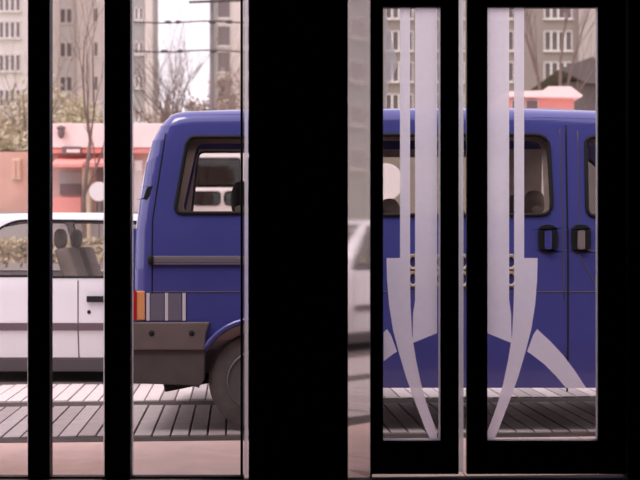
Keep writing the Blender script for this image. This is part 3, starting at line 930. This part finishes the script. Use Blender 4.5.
block('apartment_block', 'pale apartment block at the far left edge of the window', 104., -90, 29, 34, 'plaster_pale', (10, -30), (-34, 3, 30, 63, 98, 131), 22, 17, 4)
block('apartment_block', 'pale apartment block with triple windows above the salmon awning', 118., 31, 106, 34, 'plaster_pale', (63, (97, 5)), (-18, 16, 50, 84, 118), 19, 15, 3, extra=((78, 106, 'plaster_white', .5),))
block('apartment_block', 'pale apartment block down the street, mirrored in the narrow side panel', 52., -1420, -900, 21, 'plaster_grey', (-1380, -1310, -1240, -1170, -1100, -1030, -960), (-170, -100, -30, 40, 110), 34, 34, 2)
block('apartment_tower', 'grey tower with white corner edge beside the open sky', 92., 110, 153, 36, 'plaster_grey', ((122, 9), (139, 9)), (-20, 14, 48, 82, 116), 9, 13, 2, depth=3, extra=((146, 153, 'plaster_white', .5),))
block('apartment_tower', 'narrow tower with one column of dark windows behind the bare trees', 112., 211, 262, 36, 'plaster_white', ((224, 14), (250, 14)), (-22, 8, 36, 62, 90), 14, 21, 1, extra=((211, 216, 'plaster_grey', .3),))
block('apartment_block', 'grey-brown apartment block with white four-pane windows at the right', 106., 372, 640, 34, 'plaster_brown', (399, 450, 500, 558, 615), (-24, 9, 41, 72, 104, 136), 28, 20, 4, extra=((578, 602, 'plaster_brown_pale', .4),), pane_m='roof_dark')

# ================================================================== TREES
def tree(name, label, px, d, trunk_h, trunk_r, spread, levels, seed, bark='bark', leaves=0, leaf_m='leaf_olive', lean=0., cat='tree', group=None, base=.0, kids=(3, 4), leaf_s=.12, ratio=.68, taper=.62):
    rnd = random.Random(seed)
    root = tag(empty(name, (X(px, d), d, base)), label, cat, group)
    tr, br, tips = [], [], []
    def grow(p, dr, ln, r, lev):
        pts, rad = [p], [r]
        n = 3
        for i in range(n):
            dr = (dr + Vector((rnd.uniform(-.16, .16), rnd.uniform(-.16, .16), rnd.uniform(-.02, .10)))).normalized()
            p = p + dr * ln / n
            pts.append(p)
            rad.append(r * (1 - .45 * (i + 1) / n))
        (tr if lev == 0 else br).append(tube(pts, rad, 7 if lev == 0 else (5 if lev == 1 else 3)))
        tips.append((p, lev))
        if lev < levels:
            for k in range(rnd.randint(*kids)):
                j = rnd.choice((1, 2, 3)) if k else 3
                a = rnd.uniform(0, 2 * math.pi)
                s = rnd.uniform(.35, .95) * spread
                nd = (dr + Vector((math.cos(a) * s, math.sin(a) * s, rnd.uniform(-.05, .3)))).normalized()
                grow(pts[j], nd, ln * ratio * rnd.uniform(.8, 1.15), rad[j] * taper, lev + 1)
    grow(Vector((0, 0, 0)), Vector((lean, 0, 1)).normalized(), trunk_h, trunk_r, 0)
    mk('trunk', join(*tr), bark, root, smooth=True)
    mk('branches', join(*br), 'twig' if bark != 'bark' else 'bark', root)
    if leaves:
        v, f = [], []
        tp = [t for t, l in tips if l >= levels - 1]
        for i in range(leaves):
            t = rnd.choice(tp) + Vector([rnd.gauss(0, .28) for _ in range(3)])
            a = Vector([rnd.uniform(-1, 1) for _ in range(3)]).normalized() * leaf_s
            b = a.cross(Vector([rnd.uniform(-1, 1) for _ in range(3)])).normalized() * leaf_s * .5
            n = len(v)
            v += [t - a, t + b, t + a, t - b]
            f.append((n, n + 1, n + 2, n + 3))
        tag(mk('foliage', (v, f), leaf_m, root), kind='stuff')
    return root

tree('bare_tree', 'bare dark tree with forked trunk standing against the open sky', 188, 44., 3.4, .26, .75, 5, 3, lean=-.05, group='bare street trees', ratio=.78, taper=.72)
tree('bare_tree', 'bare tree behind the van roof, right of the forked tree', 222, 60., 4.2, .22, .8, 5, 12, bark='bark_pale', group='bare street trees', ratio=.74, taper=.72)
tree('bare_tree', 'small bare brown tree next to the grey tower', 158, 84., 4.2, .15, .9, 5, 21, bark='bark_pale', leaves=900, leaf_m='leaf_brown', group='bare street trees')
tree('bare_tree', 'slim dark tree rising before the pavilion fascia', 88, 22.5, 3.0, .06, .45, 4, 8, group='bare street trees', base=-.03, ratio=.55)
tree('bare_tree', 'tall bare tree before the grey-brown block at the right', 541, 40., 5.8, .17, .5, 4, 15, group='bare street trees', base=-.03)
tree('bare_tree', 'bare twiggy tree at the far left window edge', 20, 42., 3.6, .10, .8, 4, 33, group='bare street trees', base=-.03)
for i, (p, d, h, lb) in enumerate(((62, 46., 2.9, 'olive bush rising behind the pink fascia'), (100, 56., 2.9, 'olive bush by the slim dark tree behind the pavilion'), (-6, 38., 1.8, 'grey-green bush behind the orange pavilion wall'),
                               (32, 64., 3.0, 'olive bush hidden partly by the left window bar'))):
    tree('bush', lb, p, d, h, .10, 1.0, 4, 40 + i, bark='bark_pale', leaves=4200, cat='bush', group='bushes behind the pavilion', leaf_s=.13)
for i, (p, d, lb) in enumerate(((174, 66., 'brown bush under the forked bare tree'), (206, 76., 'brown bush beyond the middle of the van roof'), (238, 64., 'brown bush beside the pillar edge'))):
    tree('bush', lb, p, d, 3.6, .12, 1.0, 4, 60 + i, bark='bark_pale', leaves=3000, leaf_m='leaf_brown', cat='bush', group='brown bushes beyond the van', leaf_s=.14)

# ================================================================== OVERHEAD LINE
wd = 36.
for pp, lb in ((212, 'slim grey overhead line pole before the narrow tower'), (119, 'overhead line pole hidden behind the wide window bar'), (300, 'overhead line pole hidden behind the dark pillar')):
    pole = tag(empty('line_pole', (X(pp, wd), wd, -.03)), lb, 'pole', 'overhead line poles')
    mk('shaft', tube([(0, 0, 0), (0, 0, 9.5)], [.09, .055], 8), 'pole_grey', pole, smooth=True)
    if pp == 212: mk('bracket', tube([(-.65, -.13, Z(2, wd)), (.9, -.13, Z(0, wd))], .04, 6), 'wire_dark', pole)
for py, lb in ((22, 'upper overhead wire with small insulators'), (51, 'lower overhead wire with small insulators')):
    wr_ = tag(empty('overhead_wire', (X(212, wd), wd - .16, 0)), lb + ' crossing behind the bare trees', 'wire')
    xa, xb = X(119, wd) - X(212, wd), X(300, wd) - X(212, wd)
    pts = [(xa + (xb - xa) * i / 24, 0, Z(py, wd) + .06 * math.sin(i / 24 * 2 * math.pi) ** 2 * -1) for i in range(25)]
    mk('wire', tube(pts, .022, 5), 'wire_dark', wr_)
    for q in ((-.9, -1.35, .05) if py == 51 else (-1.25, -.95, .02, .5)):
        mk('insulator', ball((q, 0, Z(py, wd) - .03), .11, .05, .05, 8, 6), 'wire_dark', wr_, smooth=True)
